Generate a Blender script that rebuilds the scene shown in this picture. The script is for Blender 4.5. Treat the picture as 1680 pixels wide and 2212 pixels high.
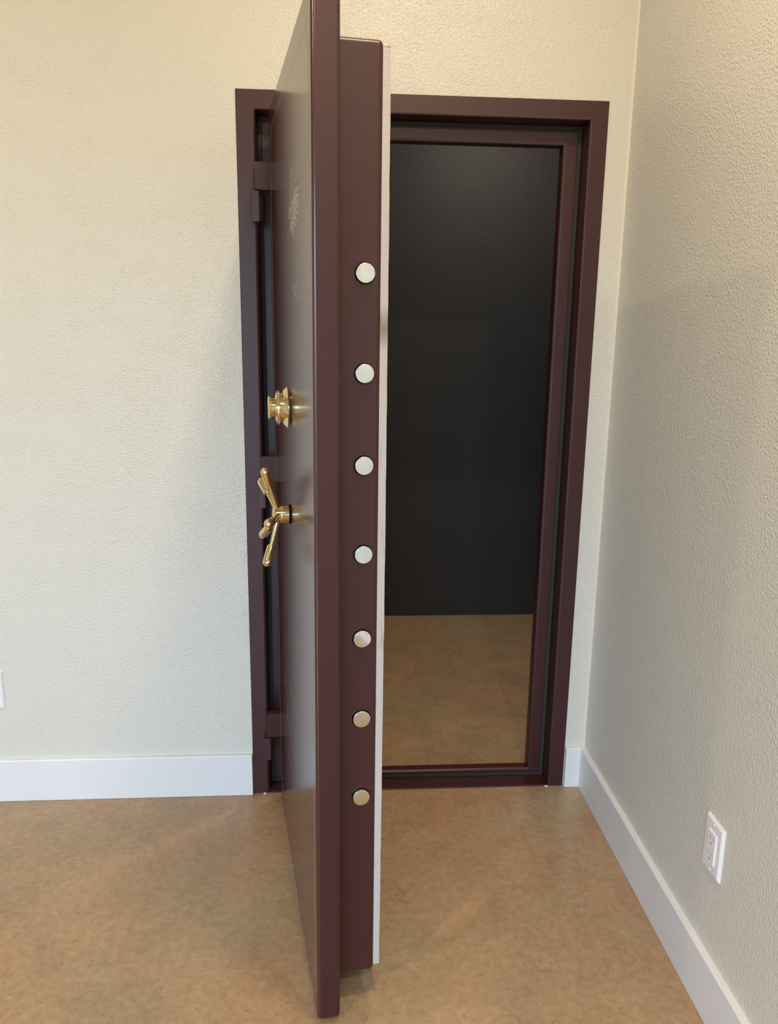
import bpy, bmesh, math, random
from mathutils import Vector, Matrix

# ---------------------------------------------------------------- scene basics
for _o in list(bpy.data.objects):
    bpy.data.objects.remove(_o)
S = bpy.context.scene
C = S.collection
random.seed(7)

# camera
cam_d = bpy.data.cameras.new('camera')
cam_d.sensor_fit = 'HORIZONTAL'
cam_d.sensor_width = 36.0
cam_d.lens = 1737.815 / 1680.0 * 36.0
cam_d.clip_start = 0.02
cam = bpy.data.objects.new('camera', cam_d)
C.objects.link(cam)
cam.location = (0.236155, -2.152858, 1.349589)
cam.rotation_mode = 'XYZ'
cam.rotation_euler = (1.3438422, -0.01393975, -0.06751001)
S.camera = cam

# view
S.view_settings.view_transform = 'Standard'
S.view_settings.look = 'None'
S.view_settings.gamma = 1.0
S.view_settings.exposure = -0.05
S.view_settings.use_curve_mapping = False

# daylight outside the window
W = bpy.data.worlds.new('world')
S.world = W
W.use_nodes = True
bg = W.node_tree.nodes['Background']
# bright hazy sky above the horizon, duller grassy ground below it
_nt = W.node_tree
_tc = _nt.nodes.new('ShaderNodeTexCoord')
_sx = _nt.nodes.new('ShaderNodeSeparateXYZ')
_cr = _nt.nodes.new('ShaderNodeValToRGB')
_mr = _nt.nodes.new('ShaderNodeMapRange')
_mr.inputs[1].default_value, _mr.inputs[2].default_value = -0.08, 0.10
_nt.links.new(_tc.outputs['Generated'], _sx.inputs[0])
_nt.links.new(_sx.outputs['Z'], _mr.inputs[0])
_nt.links.new(_mr.outputs[0], _cr.inputs[0])
_cr.color_ramp.elements[0].color = (0.10, 0.125, 0.075, 1)
_cr.color_ramp.elements[1].color = (0.48, 0.77, 1.10, 1)
_nt.links.new(_cr.outputs[0], bg.inputs[0])
bg.inputs[1].default_value = 13.5

ROOM_L, ROOM_F, CEIL = -3.4, -4.6, 2.75
XR = 0.98659


def area(name, loc, size, power, col, rot=(0, 0, 0), shape='DISK', size_y=None):
    d = bpy.data.lights.new(name, 'AREA')
    d.shape = shape
    d.size = size
    if size_y:
        d.size_y = size_y
    d.energy = power
    d.color = col
    o = bpy.data.objects.new(name, d)
    C.objects.link(o)
    o.location = loc
    o.rotation_euler = rot
    return o


WARM = (1.0, 0.79, 0.575)
for i, (lx, ly) in enumerate([(-1.45, -0.97), (0.47, -1.08), (-1.45, -2.9), (0.60, -2.95)]):
    area('ceiling_lamp', (lx, ly, CEIL - 0.012), 0.14, (13.0, 19.0, 36.0, 27.0)[i], WARM)
area('vault_fill_light', (0.95, 0.70, 2.435), 0.16, 11.5, (1.0, 0.86, 0.72))  # added unseen light, lifts the upper black wall and vault floor
# sky portal in the window opening
WX0, WX1, WZ0, WZ1 = -2.3, 0.10, 0.25, 2.10
po = area('window_portal', ((WX0 + WX1) / 2, ROOM_F - 0.06, (WZ0 + WZ1) / 2), WX1 - WX0, 1.0, (1, 1, 1),
          rot=(math.radians(90), 0, 0), shape='RECTANGLE', size_y=WZ1 - WZ0)
po.data.cycles.is_portal = True


# ---------------------------------------------------------------- node helpers
def new_mat(name):
    m = bpy.data.materials.new(name)
    m.use_nodes = True
    nt = m.node_tree
    return m, nt, nt.nodes['Principled BSDF']


def N(nt, typ, **kw):
    n = nt.nodes.new(typ)
    for k, v in kw.items():
        setattr(n, k, v)
    return n


def tex(nt, scale=1.0, kind='noise', detail=4.0, rough=0.5, vec=None, dist=0.0):
    n = N(nt, 'ShaderNodeTexNoise' if kind == 'noise' else 'ShaderNodeTexVoronoi')
    n.inputs['Scale'].default_value = scale
    if kind == 'noise':
        n.inputs['Detail'].default_value = detail
        n.inputs['Roughness'].default_value = rough
        n.inputs['Distortion'].default_value = dist
    if vec is None:
        tc = N(nt, 'ShaderNodeTexCoord')
        vec = tc.outputs['Object']
    nt.links.new(vec, n.inputs['Vector'])
    return n


def ramp(nt, src, stops, interp='LINEAR'):
    r = N(nt, 'ShaderNodeValToRGB')
    r.color_ramp.interpolation = interp
    e = r.color_ramp.elements
    while len(e) > 1:
        e.remove(e[-1])
    e[0].position = stops[0][0]
    e[0].color = stops[0][1]
    for p, c in stops[1:]:
        x = e.new(p)
        x.color = c
    nt.links.new(src, r.inputs[0])
    return r


def g(v):
    return (v, v, v, 1)


def mix(nt, fac, a, b, mode='MIX'):
    m = N(nt, 'ShaderNodeMix', data_type='RGBA', blend_type=mode)
    for s, v in ((m.inputs[0], fac), (m.inputs[6], a), (m.inputs[7], b)):
        if hasattr(v, 'links'):
            nt.links.new(v, s)
        else:
            s.default_value = v
    return m.outputs[2]


def bump(nt, bsdf, h, strength, dist, normal=None):
    b = N(nt, 'ShaderNodeBump')
    b.inputs['Strength'].default_value = strength
    b.inputs['Distance'].default_value = dist
    nt.links.new(h, b.inputs['Height'])
    if normal is not None:
        nt.links.new(normal, b.inputs['Normal'])
    nt.links.new(b.outputs[0], bsdf.inputs['Normal'])
    return b.outputs[0]


def wall_mat(name, col, rough=0.31, spec=0.42, strength=1.0):
    """rolled / knock-down drywall texture under satin paint"""
    m, nt, b = new_mat(name)
    b.inputs['Roughness'].default_value = rough
    b.inputs['Specular IOR Level'].default_value = spec
    n1 = tex(nt, 205, detail=2.0, rough=0.5, dist=0.0)
    r1 = ramp(nt, n1.outputs['Fac'], [(0.44, g(0)), (0.64, g(1))])
    n2 = tex(nt, 420, detail=2.0, rough=0.5)
    n3 = tex(nt, 9, detail=2.0)
    wv = tex(nt, 90, detail=2.0)
    wrp = N(nt, 'ShaderNodeVectorMath', operation='MULTIPLY_ADD')
    tc = N(nt, 'ShaderNodeTexCoord')
    wrp.inputs[1].default_value = (0.010, 0.010, 0.010)
    nt.links.new(wv.outputs['Color'], wrp.inputs[0])
    nt.links.new(tc.outputs['Object'], wrp.inputs[2])
    vo = tex(nt, 165, kind='voronoi', vec=wrp.outputs[0])
    vr = ramp(nt, vo.outputs['Distance'], [(0.15, g(1)), (0.62, g(0))])
    h = mix(nt, 0.35, vr.outputs[0], r1.outputs[0])
    h = mix(nt, 0.15, h, n2.outputs['Fac'])
    patch = ramp(nt, n3.outputs['Fac'], [(0.36, g(0.65)), (0.62, g(1))])
    h = mix(nt, 1.0, h, patch.outputs[0], 'MULTIPLY')
    bump(nt, b, h, strength, 0.0011)
    n4 = tex(nt, 1.6, detail=3)
    c = mix(nt, n4.outputs['Fac'], tuple(x * 0.985 for x in col[:3]) + (1,), tuple(min(1, x * 1.015) for x in col[:3]) + (1,))
    nt.links.new(c, b.inputs['Base Color'])
    return m


def paint(name, col, rough=0.35, spec=0.5, coat=0.0, coat_r=0.1, peel=0.06, scale=900):
    m, nt, b = new_mat(name)
    b.inputs['Roughness'].default_value = rough
    b.inputs['Specular IOR Level'].default_value = spec
    b.inputs['Coat Weight'].default_value = coat
    b.inputs['Coat Roughness'].default_value = coat_r
    n = tex(nt, scale, detail=2)
    n2 = tex(nt, 5, detail=4)
    c = mix(nt, n2.outputs['Fac'], tuple(x * 0.93 for x in col[:3]) + (1,), tuple(x * 1.07 for x in col[:3]) + (1,))
    nt.links.new(c, b.inputs['Base Color'])
    bump(nt, b, n.outputs['Fac'], peel, 0.0006)
    return m


def metal(name, col, rough, bumpy=0.02):
    m, nt, b = new_mat(name)
    b.inputs['Metallic'].default_value = 1.0
    n = tex(nt, 60, detail=3)
    r = ramp(nt, n.outputs['Fac'], [(0.3, g(rough * 0.8)), (0.7, g(rough * 1.25))])
    nt.links.new(r.outputs[0], b.inputs['Roughness'])
    b.inputs['Base Color'].default_value = col
    return m


# ---------------------------------------------------------------- materials
M_wall = wall_mat('wall_paint', (0.66, 0.645, 0.585, 1))
M_black = wall_mat('black_wall_paint', (0.020, 0.019, 0.0185, 1), rough=0.55, spec=0.62, strength=0.45)
M_ceil = wall_mat('ceiling_paint', (0.72, 0.70, 0.65, 1), rough=0.6, spec=0.2)
M_trim = paint('white_trim_paint', (0.745, 0.745, 0.755, 1), rough=0.32, spec=0.45, peel=0.03)
M_plate = paint('white_plastic', (0.80, 0.78, 0.80, 1), rough=0.28, spec=0.5, peel=0.0)
M_slot = paint('dark_slot', (0.30, 0.27, 0.27, 1), rough=0.6, spec=0.2)
M_maroon = paint('burgundy_enamel', (0.048, 0.0125, 0.0125, 1), rough=0.41, spec=0.46, coat=0.0, peel=0.10)
M_gasket = paint('dark_rubber', (0.032, 0.031, 0.029, 1), rough=0.7, spec=0.3)
M_matt_black = paint('matt_black_and_gap_shade', (0.008, 0.006, 0.006, 1), rough=0.7, spec=0.1)  # black parts, and the painted shade round the bolts
M_brass = metal('polished_brass', (0.84, 0.69, 0.42, 1), 0.075)
M_chrome = metal('polished_steel', (0.80, 0.80, 0.78, 1), 0.12)
M_gold = paint('gold_print', (0.300, 0.245, 0.170, 1), rough=0.22, spec=0.9, peel=0.0)
M_bead = paint('caulk_highlight', (0.74, 0.70, 0.60, 1), rough=0.4, spec=0.4, peel=0.1, scale=60)  # corner caulk, made lighter to carry its highlight
M_caulk = paint('pale_caulk', (0.62, 0.58, 0.47, 1), rough=0.6, spec=0.3, peel=0.2, scale=300)


def door_front_mat():
    """gloss enamel of the door face with scuffed rub marks low down"""
    m, nt, b = new_mat('burgundy_gloss_enamel')
    tc = N(nt, 'ShaderNodeTexCoord')
    mp = N(nt, 'ShaderNodeMapping')
    mp.inputs['Scale'].default_value = (7, 1, 1.2)
    mp.inputs['Rotation'].default_value = (0, math.radians(-20), 0)
    nt.links.new(tc.outputs['Object'], mp.inputs[0])
    n = tex(nt, 14, detail=5, vec=mp.outputs[0])
    r = ramp(nt, n.outputs['Fac'], [(0.62, g(0)), (0.66, g(1))])
    v = N(nt, 'ShaderNodeVectorMath', operation='DISTANCE')
    v.inputs[1].default_value = (0.33, 0.02, 0.40)
    nt.links.new(tc.outputs['Object'], v.inputs[0])
    r2 = ramp(nt, v.outputs['Value'], [(0.05, g(1)), (0.20, g(0))])
    mask = mix(nt, 1.0, r.outputs[0], r2.outputs[0], 'MULTIPLY')
    c = mix(nt, mask, (0.056, 0.0165, 0.0155, 1), (0.016, 0.010, 0.010, 1))
    nt.links.new(c, b.inputs['Base Color'])
    rr = mix(nt, mask, g(0.19), g(0.5))
    nt.links.new(rr, b.inputs['Roughness'])
    b.inputs['Specular IOR Level'].default_value = 0.85
    n2 = tex(nt, 700, detail=2)
    bump(nt, b, n2.outputs['Fac'], 0.03, 0.0006)
    return m


def liner_mat():
    """woven fabric edge with smudges"""
    m, nt, b = new_mat('woven_liner')
    b.inputs['Roughness'].default_value = 0.85
    b.inputs['Specular IOR Level'].default_value = 0.15
    tc = N(nt, 'ShaderNodeTexCoord')
    w = N(nt, 'ShaderNodeTexWave', wave_type='BANDS', bands_direction='Z')
    w.inputs['Scale'].default_value = 170
    w.inputs['Distortion'].default_value = 1.5
    w.inputs['Detail'].default_value = 2
    nt.links.new(tc.outputs['Object'], w.inputs['Vector'])
    mp = N(nt, 'ShaderNodeMapping')
    mp.inputs['Scale'].default_value = (30, 30, 5)
    nt.links.new(tc.outputs['Object'], mp.inputs[0])
    n = tex(nt, 3.0, detail=4, vec=mp.outputs[0])
    r = ramp(nt, n.outputs['Fac'], [(0.60, g(0)), (0.72, g(1))])
    v = N(nt, 'ShaderNodeVectorMath', operation='DISTANCE')
    v.inputs[1].default_value = (0.757, 0.150, 1.345)
    nt.links.new(tc.outputs['Object'], v.inputs[0])
    r2 = ramp(nt, v.outputs['Value'], [(0.0, g(0.9)), (0.04, g(0.0))])
    sm = mix(nt, 1.0, mix(nt, 1.0, r.outputs[0], g(0.35), 'MULTIPLY'), r2.outputs[0], 'ADD')
    c0 = mix(nt, w.outputs['Fac'], (0.46, 0.42, 0.40, 1), (0.56, 0.52, 0.50, 1))
    c = mix(nt, sm, c0, (0.20, 0.165, 0.13, 1))
    nt.links.new(c, b.inputs['Base Color'])
    bump(nt, b, w.outputs['Fac'], 0.35, 0.0006)
    return m


def floor_mat():
    """acid stained sealed concrete"""
    m, nt, b = new_mat('stained_concrete')
    n1 = tex(nt, 1.7, detail=6, rough=0.6, dist=0.5)
    n2 = tex(nt, 7.5, detail=6, rough=0.65, dist=0.7)
    n3 = tex(nt, 55, detail=4, rough=0.6)
    c = ramp(nt, n1.outputs['Fac'], [(0.30, (0.335, 0.242, 0.146, 1)), (0.50, (0.385, 0.255, 0.146, 1)), (0.70, (0.405, 0.295, 0.180, 1))]).outputs[0]
    r2 = ramp(nt, n2.outputs['Fac'], [(0.30, (0.86, 0.86, 0.82, 1)), (0.52, (1, 1, 1, 1)), (0.72, (1.08, 1.09, 1.09, 1))])
    c = mix(nt, 1.0, c, r2.outputs[0], 'MULTIPLY')
    r3 = ramp(nt, n3.outputs['Fac'], [(0.30, g(0.84)), (0.7, g(1.13))])
    c = mix(nt, 1.0, c, r3.outputs[0], 'MULTIPLY')
    # broad reddish and olive clouds of the stain
    n5 = tex(nt, 2.6, detail=4, rough=0.5, dist=0.3)
    cl = ramp(nt, n5.outputs['Fac'], [(0.34, (0.93, 1.0, 0.99, 1)), (0.5, (1, 1, 1, 1)), (0.66, (1.07, 0.965, 0.93, 1))])
    c = mix(nt, 1.0, c, cl.outputs[0], 'MULTIPLY')
    # sand grains and pits
    v = tex(nt, 115, kind='voronoi')
    wn = N(nt, 'ShaderNodeTexWhiteNoise')
    nt.links.new(v.outputs['Color'], wn.inputs['Vector'])
    dot = ramp(nt, v.outputs['Distance'], [(0.10, g(1)), (0.24, g(0))])
    few = ramp(nt, wn.outputs['Value'], [(0.74, g(0)), (0.75, g(1))])
    few2 = ramp(nt, wn.outputs['Value'], [(0.08, g(1)), (0.09, g(0))])
    dark = mix(nt, 1.0, dot.outputs[0], few.outputs[0], 'MULTIPLY')
    lite = mix(nt, 1.0, dot.outputs[0], few2.outputs[0], 'MULTIPLY')
    dk = mix(nt, 1.0, dark, g(0.7), 'MULTIPLY')
    lt = mix(nt, 1.0, lite, g(0.5), 'MULTIPLY')
    c = mix(nt, dk, c, (0.07, 0.045, 0.025, 1))
    c = mix(nt, lt, c, (0.60, 0.48, 0.34, 1))
    nt.links.new(c, b.inputs['Base Color'])
    rr = ramp(nt, n2.outputs['Fac'], [(0.3, g(0.22)), (0.7, g(0.34))])
    nt.links.new(rr.outputs[0], b.inputs['Roughness'])
    b.inputs['Specular IOR Level'].default_value = 0.45
    bump(nt, b, n3.outputs['Fac'], 0.03, 0.0008)
    return m


M_floor = floor_mat()
M_front = door_front_mat()
M_liner = liner_mat()


# ---------------------------------------------------------------- mesh helpers
def link(name, bm, mat, parent=None, smooth=35):
    me = bpy.data.meshes.new(name)
    bmesh.ops.recalc_face_normals(bm, faces=bm.faces)
    bm.to_mesh(me)
    bm.free()
    me.materials.append(mat)
    if smooth:
        me.polygons.foreach_set('use_smooth', [True] * len(me.polygons))
        me.set_sharp_from_angle(angle=math.radians(smooth))
    o = bpy.data.objects.new(name, me)
    C.objects.link(o)
    if smooth:
        wn = o.modifiers.new('weighted_normals', 'WEIGHTED_NORMAL')
        wn.mode = 'FACE_AREA'
        wn.weight = 100
        wn.keep_sharp = True
    if parent is not None:
        o.parent = parent
    return o


def add_box(bm, x0, x1, y0, y1, z0, z1, bev=0.0, seg=3, edges=None):
    ret = bmesh.ops.create_cube(bm, size=1.0)
    vs = ret['verts']
    for v in vs:
        v.co = Vector((x0 + (v.co.x + .5) * (x1 - x0), y0 + (v.co.y + .5) * (y1 - y0), z0 + (v.co.z + .5) * (z1 - z0)))
    if bev > 0:
        es = list({e for v in vs for e in v.link_edges})
        if edges:
            es = [e for e in es if edges((e.verts[0].co + e.verts[1].co) / 2)]
        bmesh.ops.bevel(bm, geom=es, offset=bev, segments=seg, profile=0.5, affect='EDGES')
    return bm


def box(*a, **k):
    return add_box(bmesh.new(), *a, **k)


def add_prism(bm, poly, z0, z1):
    lo = [bm.verts.new((x, y, z0)) for x, y in poly]
    hi = [bm.verts.new((x, y, z1)) for x, y in poly]
    n = len(poly)
    bm.faces.new(lo[::-1])
    bm.faces.new(hi)
    for i in range(n):
        bm.faces.new((lo[i], lo[(i + 1) % n], hi[(i + 1) % n], hi[i]))
    return bm


def add_lathe(bm, prof, mtx=Matrix.Identity(4), seg=48):
    """prof: (radius, height) list turned about local z"""
    rings = []
    for r, h in prof:
        if r < 1e-6:
            rings.append([bm.verts.new(mtx @ Vector((0, 0, h)))])
        else:
            rings.append([bm.verts.new(mtx @ Vector((r * math.cos(2 * math.pi * i / seg), r * math.sin(2 * math.pi * i / seg), h))) for i in range(seg)])
    for a, b in zip(rings, rings[1:]):
        for i in range(seg):
            j = (i + 1) % seg
            if len(a) == 1 and len(b) == 1:
                continue
            if len(a) == 1:
                bm.faces.new((a[0], b[i], b[j]))
            elif len(b) == 1:
                bm.faces.new((a[i], a[j], b[0]))
            else:
                bm.faces.new((a[i], a[j], b[j], b[i]))
    return bm


def add_tube(bm, pts, r, seg=6):
    pts = [Vector(p) for p in pts]
    prev = None
    for i, p in enumerate(pts):
        t = (pts[min(i + 1, len(pts) - 1)] - pts[max(i - 1, 0)]).normalized()
        up = Vector((0, 1, 0)) if abs(t.y) < 0.9 else Vector((1, 0, 0))
        u = t.cross(up).normalized()
        w = t.cross(u)
        ring = [bm.verts.new(p + (u * math.cos(2 * math.pi * k / seg) + w * math.sin(2 * math.pi * k / seg)) * r) for k in range(seg)]
        if prev:
            for k in range(seg):
                bm.faces.new((prev[k], prev[(k + 1) % seg], ring[(k + 1) % seg], ring[k]))
        else:
            bm.faces.new(ring[::-1])
        prev = ring
    bm.faces.new(prev)
    return bm


def add_u_sweep(bm, prof, x0, x1, z1, zb):
    """closed profile of (inset, y) carried up the left side, across the head, down the right side with mitred corners"""
    def ring(kind):
        out = []
        for u, y in prof:
            if kind == 0: out.append((x0 + u, y, zb))
            if kind == 1: out.append((x0 + u, y, z1 - u))
            if kind == 2: out.append((x1 - u, y, z1 - u))
            if kind == 3: out.append((x1 - u, y, zb))
        return [bm.verts.new(c) for c in out]
    rs = [ring(k) for k in range(4)]
    n = len(prof)
    for a, b in zip(rs, rs[1:]):
        for i in range(n):
            bm.faces.new((a[i], a[(i + 1) % n], b[(i + 1) % n], b[i]))
    bm.faces.new(rs[0])
    bm.faces.new(rs[3][::-1])
    return bm


def struct(name, bm, mat, smooth=0):
    o = link(name, bm, mat, smooth=smooth)
    o['kind'] = 'structure'
    return o


def thing(name, label, cat, loc=(0, 0, 0), rotz=0.0, group=None):
    o = bpy.data.objects.new(name, None)
    o.empty_display_size = 0.05
    C.objects.link(o)
    o.location = loc
    o.rotation_euler = (0, 0, rotz)
    o['label'] = label
    o['category'] = cat
    if group:
        o['group'] = group
    return o


# ---------------------------------------------------------------- room shell
FW, FH = 0.92664, 1.90549          # outer size of the steel frame
WT = 0.09                          # wall thickness at the vault
VB = 1.475                         # rear wall of the vault

struct('floor', box(ROOM_L - .1, 2.3, ROOM_F - .1, VB + .1, -0.12, 0.0), M_floor)
bm = bmesh.new()
hx0, hx1, hz = 0.032, FW - 0.032, FH - 0.032
add_box(bm, ROOM_L - .1, hx0, 0, WT - .002, 0, CEIL)
add_box(bm, hx1, XR + .1, 0, WT - .002, 0, CEIL)
add_box(bm, hx0, hx1, 0, WT - .002, hz, CEIL)
struct('wall_back', bm, M_wall)
struct('wall_right', box(XR, XR + .1, ROOM_F - .1, 0, 0, CEIL), M_wall)
struct('wall_left', box(ROOM_L - .1, ROOM_L, ROOM_F - .1, 0, 0, CEIL), M_wall)
bm = bmesh.new()
add_box(bm, ROOM_L, WX0, ROOM_F - .1, ROOM_F, 0, CEIL)
add_box(bm, WX1, XR, ROOM_F - .1, ROOM_F, 0, CEIL)
add_box(bm, WX0, WX1, ROOM_F - .1, ROOM_F, 0, WZ0)
add_box(bm, WX0, WX1, ROOM_F - .1, ROOM_F, WZ1, CEIL)
struct('wall_front', bm, M_wall)
struct('ceiling', box(ROOM_L - .1, XR + .1, ROOM_F - .1, WT, CEIL, CEIL + .1), M_ceil)
# caulk line between the two walls, its highlight painted in as lighter colour
bm = bmesh.new()
add_prism(bm, [(XR - .0045, 0), (XR, 0), (XR, -.0045)], 0.128, CEIL)
struct('trim_1', bm, M_bead)
# window frame behind the camera
bm = bmesh.new()
wf = 0.05
add_box(bm, WX0, WX0 + wf, ROOM_F - .08, ROOM_F - .02, WZ0, WZ1, bev=.004)
add_box(bm, WX1 - wf, WX1, ROOM_F - .08, ROOM_F - .02, WZ0, WZ1, bev=.004)
add_box(bm, WX0 + wf, WX1 - wf, ROOM_F - .08, ROOM_F - .02, WZ0, WZ0 + wf, bev=.004)
add_box(bm, WX0 + wf, WX1 - wf, ROOM_F - .08, ROOM_F - .02, WZ1 - wf, WZ1, bev=.004)
xm = (WX0 + WX1) / 2
add_box(bm, xm - .02, xm + .02, ROOM_F - .08, ROOM_F - .02, WZ0 + wf, WZ1 - wf, bev=.004)
struct('window_1', bm, M_trim)

# vault room
struct('wall_vault_back', box(-.9, 2.2, VB, VB + .1, 0, 2.45), M_black)
struct('wall_vault_left', box(-.9, -.8, WT, VB, 0, 2.45), M_black)
struct('wall_vault_right', box(2.1, 2.2, WT, VB, 0, 2.45), M_black)
bm = bmesh.new()
add_box(bm, -.9, hx0, WT - .002, WT + .004, 0, 2.45)
add_box(bm, hx1, 2.2, WT - .002, WT + .004, 0, 2.45)
add_box(bm, hx0, hx1, WT - .002, WT + .004, hz, 2.45)
struct('wall_vault_front', bm, M_black)
struct('ceiling_vault', box(-.9, 2.2, WT, VB + .1, 2.45, 2.55), M_ceil)

# baseboards
TB, HB = 0.014, 0.1286


def board_x(x0, x1):
    bm = bmesh.new()
    pf = [(0, 0.001), (-TB, 0.001), (-TB, HB - .003), (-TB + .003, HB), (0, HB)]
    a = [bm.verts.new((x0, y, z)) for y, z in pf]
    b = [bm.verts.new((x1, y, z)) for y, z in pf]
    n = len(pf)
    for i in range(n):
        bm.faces.new((a[i], a[(i + 1) % n], b[(i + 1) % n], b[i]))
    bm.faces.new(a[::-1]); bm.faces.new(b)
    return bm


def board_y(xw, sx, y0, y1):
    bm = bmesh.new()
    pf = [(0, 0.001), (TB, 0.001), (TB, HB - .003), (TB - .003, HB), (0, HB)]
    a = [bm.verts.new((xw + sx * d, y0, z)) for d, z in pf]
    b = [bm.verts.new((xw + sx * d, y1, z)) for d, z in pf]
    n = len(pf)
    for i in range(n):
        bm.faces.new((a[i], a[(i + 1) % n], b[(i + 1) % n], b[i]))
    bm.faces.new(a[::-1]); bm.faces.new(b)
    return bm


struct('baseboard_back', board_x(ROOM_L, -0.0015), M_trim)
struct('baseboard_corner', board_x(FW + 0.0025, XR - TB), M_trim)
struct('baseboard_right', board_y(XR, -1, ROOM_F, 0), M_trim)
struct('baseboard_left', board_y(ROOM_L, 1, ROOM_F, -TB), M_trim)

# ---------------------------------------------------------------- vault door frame
fr = thing('vault_door_frame', 'burgundy steel door frame set in the pale wall around the dark vault opening', 'door frame', (0, 0, 0))
D1 = 0.058
prof = [(0.0, 0.0), (0.0, -0.003), (0.0012, -0.004), (0.0395, -0.004), (0.0425, -0.0034), (0.0448, -0.0018), (0.0460, 0.0010),
        (0.0463, D1), (0.0865, D1), (0.0905, D1 + .0012), (0.0930, D1 + .0035), (0.0940, D1 + .007), (0.0940, WT + .004), (0.033, WT + .004), (0.033, 0.0)]
bm = add_u_sweep(bmesh.new(), prof, 0, FW, FH, 0.001)
link('jamb', bm, M_maroon, fr, smooth=30)
bm = bmesh.new()
sp = [(-.004, 0.0005), (-.004, .0025), (-.003, .0035), (D1 - .0006, .0035), (D1 - .0006, .0215), (D1 + .0012, .0240), (D1 + .0045, .0260), (WT - .003, .0260), (WT, .0240), (WT, .0005)]
a = [bm.verts.new((.0470, y, z)) for y, z in sp]
b = [bm.verts.new((FW - .0470, y, z)) for y, z in sp]
for i in range(len(sp)):
    j = (i + 1) % len(sp)
    bm.faces.new((a[i], a[j], b[j], b[i]))
bm.faces.new(a[::-1]); bm.faces.new(b)
link('sill', bm, M_maroon, fr, smooth=30)
bm = bmesh.new()
gp = [(0.0468, D1 + .001), (0.0468, D1 - .003), (0.0485, D1 - .005), (0.0565, D1 - .005), (0.0582, D1 - .003), (0.0582, D1 + .001)]
add_u_sweep(bm, gp, 0, FW, FH, 0.004)
add_box(bm, .0585, FW - .0585, D1 - .005, D1 + .001, .004, .0130, bev=.0012, seg=2)
o = link('gasket', bm, M_gasket, fr, smooth=30)
o['label'] = 'dark grey rubber seal'


def hull2(pts):
    pts = sorted(set((round(x, 6), round(y, 6)) for x, y in pts))
    def half(ps):
        h = []
        for q in ps:
            while len(h) > 1 and (h[-1][0] - h[-2][0]) * (q[1] - h[-2][1]) - (h[-1][1] - h[-2][1]) * (q[0] - h[-2][0]) <= 0:
                h.pop()
            h.append(q)
        return h[:-1]
    return half(pts) + half(pts[::-1])


def circ(cx, cy, r, n=28):
    return [(cx + r * math.cos(2 * math.pi * i / n), cy + r * math.sin(2 * math.pi * i / n)) for i in range(n)]


HINGES = [(1.6715, 1.7360, 1.5970, 1.6690), (0.9430, 1.0100, 0.8715, 0.9405), (0.1980, 0.2705, 0.1270, 0.1955)]
for zu0, zu1, zl0, zl1 in HINGES:
    poly = hull2([(.0362, -.004), (.0356, -.0350), (.0370, -.0372), (.0540, -.0385), (.0562, -.0378), (.0618, -.0300), (.0625, -.0262), (.0600, -.0150), (.0540, -.004)])
    bm = add_prism(bmesh.new(), poly, zl0, zl1)
    bmesh.ops.bevel(bm, geom=[e for e in bm.edges if abs(e.verts[0].co.z - e.verts[1].co.z) < 1e-6], offset=.0012, segments=2, affect='EDGES')
    link('hinge_knuckle', bm, M_maroon, fr, smooth=40)

# ---------------------------------------------------------------- vault door leaf
TH = 0.15154
PIV = (0.0593, -0.0256)
dr = thing('vault_door', 'heavy burgundy vault door standing open, with brass handle and row of steel bolts', 'door', (PIV[0], PIV[1], 0), math.atan2(-math.cos(TH), math.sin(TH)))
OX, OY = -0.0043, 0.0216           # hinge side front corner in door coordinates


def DP(t, s, z):
    return Vector((t + OX, s + OY, z))


def dbox(t0, t1, s0, s1, z0, z1, **k):
    return box(t0 + OX, t1 + OX, s0 + OY, s1 + OY, z0, z1, **k)


L, PZ0, PZ1 = 0.8174, 0.012, 1.853
fp = link('face_plate', dbox(0, L, 0, .0452, PZ0, PZ1, bev=.0062, seg=4), M_front, dr, smooth=35)
fp.data.materials.append(M_maroon)
for f in fp.data.polygons:
    f.material_index = 0 if f.normal.y < -.15 else 1
BT, BS = 0.7674, 0.1225
link('door_body', dbox(.048, BT, .0445, BS, .0630, 1.7890, bev=.0085, seg=4, edges=lambda c: c.y > .06 + OY), M_maroon, dr, smooth=35)

# woven lining panel, a little ragged at the top
bm = dbox(.056, BT - .0035, BS - .001, BS + .0118, .0735, 1.7790)
bmesh.ops.subdivide_edges(bm, edges=[e for e in bm.edges if abs(e.verts[0].co.z - e.verts[1].co.z) > .5], cuts=60)
for v in bm.verts:
    if v.co.y > OY + BS + .005:
        v.co.y += .0011 * math.sin((v.co.z - .2) * 2.0) + random.uniform(-.00035, .00035)
for k in range(16):
    s0 = BS + .0006 + k * .0007
    hgt = random.uniform(.001, .0042)
    add_box(bm, BT - .0055 + OX, BT - .0035 + OX, s0 + OY, s0 + .0006 + OY, 1.778, 1.779 + hgt)
o = link('lining_panel', bm, M_liner, dr, smooth=0)
o['label'] = 'pale woven fabric lining edge'

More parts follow.
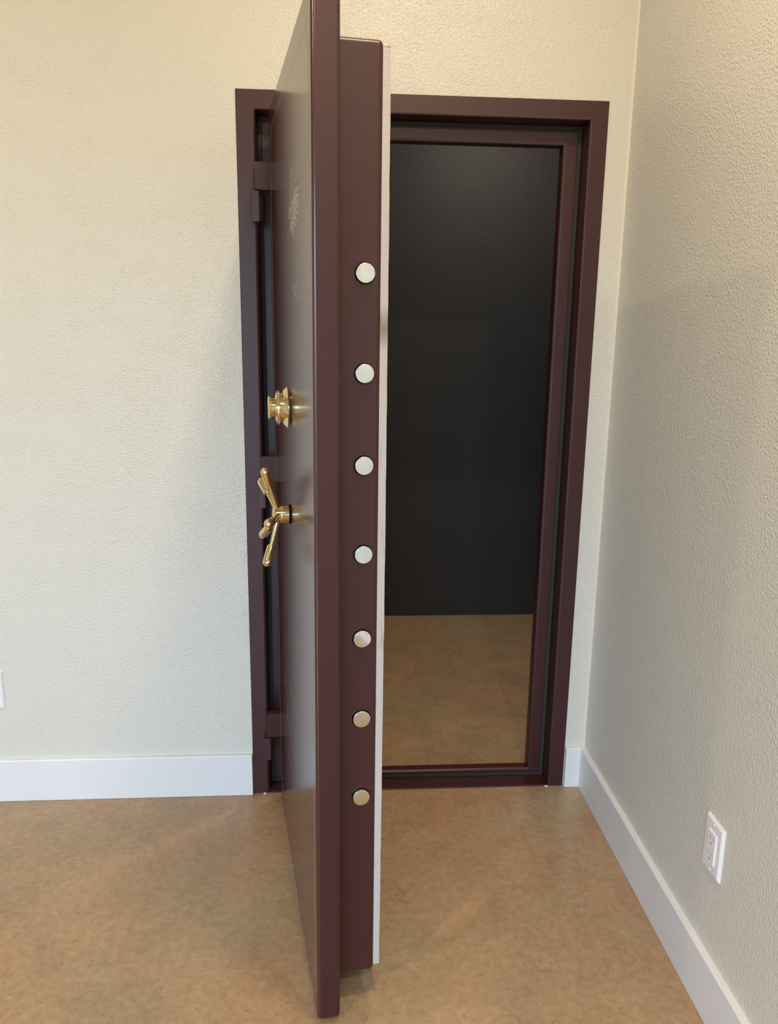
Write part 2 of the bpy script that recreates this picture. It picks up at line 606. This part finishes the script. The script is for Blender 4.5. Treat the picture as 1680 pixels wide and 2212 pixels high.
# locking bolts on the latch edge
bz = [1.4350, 1.2705, 1.1115, 0.9500, 0.7895, 0.6290, 0.4645]
RB = 0.0165
bolt_mtx = Matrix.Translation(DP(BT, .0943, 0)) @ Matrix.Rotation(math.radians(90), 4, 'Y')
for i, z in enumerate(bz):
    mt = Matrix.Translation(DP(BT, .0943 + (0 if i < 4 else -.0012), z)) @ Matrix.Rotation(math.radians(90), 4, 'Y')
    bm = add_lathe(bmesh.new(), [(0, -.004), (RB, -.004), (RB, .0050), (RB - .0005, .0058), (RB - .0012, .0062), (0, .0062)], mt)
    bo = link('locking_bolt', bm, M_chrome, dr, smooth=50)
    bo['label'] = 'shiny round steel bolt end'
    bm = add_lathe(bmesh.new(), [(RB + .0001, -.001), (RB + .0016, -.001), (RB + .0016, .0004), (RB + .0001, .0004)], mt)
    link('bolt_gap_shade', bm, M_matt_black, bo, smooth=50)  # thin black ring painted in for the shaded gap round the bolt

# hinge knuckles carried by the door
for zu0, zu1, zl0, zl1 in HINGES:
    # flat towards the latch side, bowed on the far side
    poly = hull2([(.0105, -.0150), (.0095, -.0156), (.0125, OY + .002), (OX, OY + .002)] + [(.004 - .0150 * math.sin(math.pi * k / 12), -.0150 + .030 * k / 12) for k in range(13)])
    bm = add_prism(bmesh.new(), poly, zu0, zu1)
    bmesh.ops.bevel(bm, geom=[e for e in bm.edges if abs(e.verts[0].co.z - e.verts[1].co.z) < 1e-6], offset=.0012, segments=2, affect='EDGES')
    link('hinge_knuckle', bm, M_maroon, dr, smooth=40)

# combination dial: turned brass, axis out of the door face (-y in door space)
OUT = Matrix.Rotation(math.radians(90), 4, 'X')      # local +z -> -y
dial_m = Matrix.Translation(DP(.411, 0, 1.1785)) @ OUT
bm = add_lathe(bmesh.new(), [(0, -.002), (.0405, -.002), (.0415, .001), (.0435, .0035), (.0437, .0052), (.0422, .0066), (.0395, .0085), (.0368, .0112),
                             (.0356, .0122), (.0348, .0135), (.0346, .0200), (.0366, .0206), (.0366, .0222), (.0358, .0230), (.0300, .0236), (0, .0236)], dial_m, 64)
ring = link('dial_ring', bm, M_brass, dr, smooth=28)
ring['label'] = 'polished brass dial housing'
bm = add_lathe(bmesh.new(), [(.0352, .0230), (.0356, .0236), (.0352, .0262), (.0338, .0272), (.0285, .0282), (.0242, .0290), (.0234, .0300), (.0234, .0385), (.0242, .0400),
                             (.0254, .0412), (.0254, .0424), (.0238, .0434), (.0215, .0432), (.0200, .0420), (0, .0420)], dial_m, 64)
knob = link('dial_knob', bm, M_brass, dr, smooth=28)
knob['label'] = 'brass dial knob'
# index marks round the dial
bm = bmesh.new()
for k in range(50):
    a = 2 * math.pi * k / 50
    ln = .0022 if k % 5 else .0034
    r0 = .0340
    p = [dial_m @ Vector((math.cos(a) * r, math.sin(a) * r, h)) for r, h in ((r0, .0273), (r0 - ln, .0279))]
    add_tube(bm, p, .00022, 4)
link('dial_marks', bm, M_matt_black, knob, smooth=0)

# five spoke handle
hub_m = Matrix.Translation(DP(.4095, 0, .9450)) @ OUT
bm = add_lathe(bmesh.new(), [(0, .0), (.0205, .0), (.0212, .001), (.0212, .0034), (.0205, .0044), (0, .0044)], hub_m)
w = link('washer', bm, M_matt_black, dr, smooth=40)
bm = add_lathe(bmesh.new(), [(0, .0040), (.0206, .0040), (.0206, .0195), (.0202, .0203), (.0200, .0215), (.0200, .0330), (.0185, .0355), (.0150, .0378), (.0090, .0392), (0, .0396)], hub_m, 56)
hub = link('handle_hub', bm, M_brass, dr, smooth=28)
hub['label'] = 'brass hub of the five spoke handle'
for k in range(5):
    phi = math.radians(2.7 + 72 * k)
    tip = hub_m @ Vector((math.cos(phi) * .1127, math.sin(phi) * .1127, .0573))
    root = hub_m @ Vector((math.cos(phi) * .010, math.sin(phi) * .010, .0265))
    ax = (tip - root)
    ln = ax.length
    q = Vector((0, 0, 1)).rotation_difference(ax.normalized()).to_matrix().to_4x4()
    mt = Matrix.Translation(root) @ q
    g0 = ln - .047
    bm = add_lathe(bmesh.new(), [(0, 0), (.0062, 0), (.0060, .010), (.0050, g0 - .004), (.0050, g0 + .001)], mt, 24)
    sp_ = link('spoke', bm, M_brass, hub, smooth=40)
    bm = bmesh.new()
    pr = [(0, g0 - .0005), (.0052, g0 - .0005), (.0080, g0), (.0093, g0 + .0025), (.0104, ln - .016)]
    R_ = .0104
    for a in range(1, 9):
        an = math.radians(90 * a / 8)
        pr.append((R_ * math.cos(an), ln - .0104 + R_ * math.sin(an)))
    pr[-1] = (0, ln)
    add_lathe(bm, pr, mt, 28)
    link('grip', bm, M_brass, hub, smooth=40)


# printed pinstripe, emblem and script in dull gold: thin raised strokes on the face
def stroke_bm(bm, pts, wd, lift=.00012):
    """flat ribbon of (t,z) points with width wd, lying on the door face"""
    n = len(pts)
    wds = wd if isinstance(wd, (list, tuple)) else [wd] * n
    prev = None
    for i in range(n):
        p0 = Vector(pts[max(i - 1, 0)]); p1 = Vector(pts[min(i + 1, n - 1)])
        d = (p1 - p0).normalized()
        nn = Vector((-d.y, d.x)) * wds[i] / 2
        c = Vector(pts[i])
        q = [bm.verts.new(DP(c.x + s * nn.x, -h, c.y + s * nn.y)) for s, h in ((-1, -.0002), (1, -.0002), (1, lift), (-1, lift))]
        if prev:
            for k in range(4):
                bm.faces.new((prev[k], prev[(k + 1) % 4], q[(k + 1) % 4], q[k]))
        else:
            bm.faces.new(q[::-1])
        prev = q
    bm.faces.new(prev)


def smooth_pts(pts, m=5):
    out = []
    n = len(pts)
    for i in range(n - 1):
        p0, p1, p2, p3 = [Vector(pts[max(0, min(n - 1, j))]) for j in (i - 1, i, i + 1, i + 2)]
        for k in range(m):
            u = k / m
            out.append(tuple(.5 * ((2 * p1) + (p2 - p0) * u + (2 * p0 - 5 * p1 + 4 * p2 - p3) * u * u + (3 * p1 - p0 - 3 * p2 + p3) * u ** 3)))
    out.append(tuple(pts[-1]))
    return out


bm = bmesh.new()
for off, wd in ((0, .0016), (.0085, .0011)):
    t0, t1, z0, z1, r = .036 + off, .793 - off, .060 + off, 1.8065 - off, .030
    pts = []
    def notch(cx, cz, a0, a1):
        return [(cx + r * math.cos(math.radians(a0 + (a1 - a0) * k / 8)), cz + r * math.sin(math.radians(a0 + (a1 - a0) * k / 8))) for k in range(9)]
    pts += notch(t1, z1, 180, 270) + notch(t1, z0, 90, 180) + notch(t0, z0, 0, 90) + notch(t0, z1, 270, 360)
    pts.append(pts[0])
    fine = []
    for a, b in zip(pts, pts[1:]):
        fine.append(a)
    fine.append(pts[-1])
    stroke_bm(bm, fine, wd)
o = link('pinstripe', bm, M_gold, dr, smooth=0)
o['label'] = 'fine double gold border line'

bm = bmesh.new()
# eagle head turned to the hinge side, with swept neck feathers
head = [(.455, 1.560), (.470, 1.572), (.492, 1.578), (.515, 1.574), (.520, 1.560), (.500, 1.552), (.478, 1.550), (.455, 1.560)]
stroke_bm(bm, smooth_pts(head), .004)
stroke_bm(bm, smooth_pts([(.470, 1.560), (.490, 1.566), (.508, 1.562)]), .010)
for k, (ta, za, tb, zb) in enumerate([(.520, 1.572, .640, 1.584), (.522, 1.566, .642, 1.572), (.520, 1.559, .632, 1.562), (.512, 1.553, .640, 1.553), (.505, 1.548, .622, 1.543),
                                      (.498, 1.544, .612, 1.533), (.490, 1.540, .596, 1.523), (.482, 1.536, .572, 1.514), (.474, 1.533, .548, 1.508)]):
    mid = ((ta + tb) / 2, (za + zb) / 2 + .006)
    pts = smooth_pts([(ta, za), mid, (tb, zb)], 6)
    n = len(pts)
    stroke_bm(bm, pts, [.0022 + .0058 * math.sin(math.pi * (.12 + .80 * i / (n - 1))) for i in range(n)])
o = link('emblem', bm, M_gold, dr, smooth=0)
o['label'] = 'faint gold bird emblem'

bm = bmesh.new()
# joined handwriting above the emblem
for pts, wd in [([(.505, 1.640), (.510, 1.634)], .006),
                ([(.640, 1.650), (.632, 1.632), (.622, 1.615), (.628, 1.604), (.640, 1.606)], .0034),
                ([(.588, 1.632), (.640, 1.637)], .0028),
                ([(.500, 1.622), (.520, 1.630), (.528, 1.618), (.515, 1.606), (.505, 1.612), (.520, 1.616), (.545, 1.628), (.548, 1.608), (.565, 1.630), (.578, 1.622), (.570, 1.608), (.592, 1.604), (.606, 1.626), (.600, 1.606), (.622, 1.610)], .0030),
                ([(.540, 1.608), (.525, 1.590), (.500, 1.582), (.494, 1.592), (.530, 1.602)], .0030)]:
    stroke_bm(bm, smooth_pts(pts), wd)
o = link('script_lettering', bm, M_gold, dr, smooth=0)
o['label'] = 'faint gold handwriting'
bm = bmesh.new()
for pts, wd in [([(.512, 1.414), (.530, 1.424), (.548, 1.412), (.560, 1.404), (.575, 1.410)], .0032),
                ([(.528, 1.408), (.545, 1.406), (.560, 1.414), (.585, 1.426)], .0028),
                ([(.560, 1.422), (.566, 1.402)], .0026), ([(.586, 1.424), (.604, 1.414), (.608, 1.403), (.592, 1.398), (.580, 1.408)], .0026),
                ([(.500, 1.418), (.520, 1.420)], .0026)]:
    stroke_bm(bm, smooth_pts(pts), wd)
o = link('small_lettering', bm, M_gold, dr, smooth=0)
o['label'] = 'small faint gold writing'


# ---------------------------------------------------------------- wall outlets
def outlet(label, loc, rotz):
    """plate lies in local xz, front faces local -y; origin at plate centre on the wall"""
    r = thing('wall_outlet', label, 'outlet', loc, rotz)
    w, h, t = .0353, .0572, .0060
    bm = bmesh.new()
    lo = [bm.verts.new(c) for c in ((-w, 0, -h), (w, 0, -h), (w, 0, h), (-w, 0, h))]
    m1 = [bm.verts.new(c) for c in ((-w, -.002, -h), (w, -.002, -h), (w, -.002, h), (-w, -.002, h))]
    i = .0045
    hi = [bm.verts.new(c) for c in ((-w + i, -t, -h + i), (w - i, -t, -h + i), (w - i, -t, h - i), (-w + i, -t, h - i))]
    for A, B in ((lo, m1), (m1, hi)):
        for k in range(4):
            bm.faces.new((A[k], A[(k + 1) % 4], B[(k + 1) % 4], B[k]))
    bm.faces.new(lo[::-1]); bm.faces.new(hi)
    bmesh.ops.bevel(bm, geom=[e for e in bm.edges if min(e.verts[0].co.y, e.verts[1].co.y) < -.0015], offset=.0009, segments=3, affect='EDGES')
    link('cover_plate', bm, M_plate, r, smooth=40)
    fc = link('receptacle', box(-.0165, .0165, -.0090, -.004, -.0330, .0330, bev=.0011, seg=3), M_plate, r, smooth=40)
    for zc in (.0165, -.0165):
        bm = bmesh.new()
        add_box(bm, -.0072, -.0056, -.00915, -.0085, zc - .001, zc + .0080)
        add_box(bm, .0056, .0072, -.00915, -.0085, zc, zc + .0070)
        add_lathe(bm, [(0, .0085), (.0026, .0085), (.0026, .00915), (0, .00915)], Matrix.Translation((0, 0, zc - .0085)) @ OUT, 16)
        link('socket_slots', bm, M_slot, fc, smooth=0)
    for zc in (.0485, -.0485):
        bm = add_lathe(bmesh.new(), [(0, .005), (.0031, .005), (.0031, .0066), (.0024, .0071), (0, .0072)], Matrix.Translation((0, 0, zc)) @ OUT, 20)
        link('screw', bm, M_plate, r, smooth=40)
    return r


outlet('white wall outlet on the right wall above the long baseboard', (XR, -0.8002, 0.35599), math.radians(-90))
outlet('white wall outlet cut off at the left edge, on the wall behind the door', (-0.7205, 0.0, 0.3430), 0)

# crumbs of caulk and plaster left at the feet of the frame
for label, pos, sz in [('pale crumb of caulk on the floor at the right foot of the frame', (.876, -.0085, 0), .0042),
                       ('pale plaster flake on the floor at the left foot of the frame', (.0335, -.0085, 0), .0036)]:
    bm = bmesh.new()
    bmesh.ops.create_icosphere(bm, subdivisions=2, radius=sz)
    for v in bm.verts:
        v.co *= random.uniform(.75, 1.2)
        v.co.x *= 1.5
        v.co.z = max(v.co.z * .7 + sz * .6, 0)
    o = link('caulk_crumb', bm, M_caulk, smooth=60)
    o.location = pos
    o['label'] = label
    o['category'] = 'crumb'
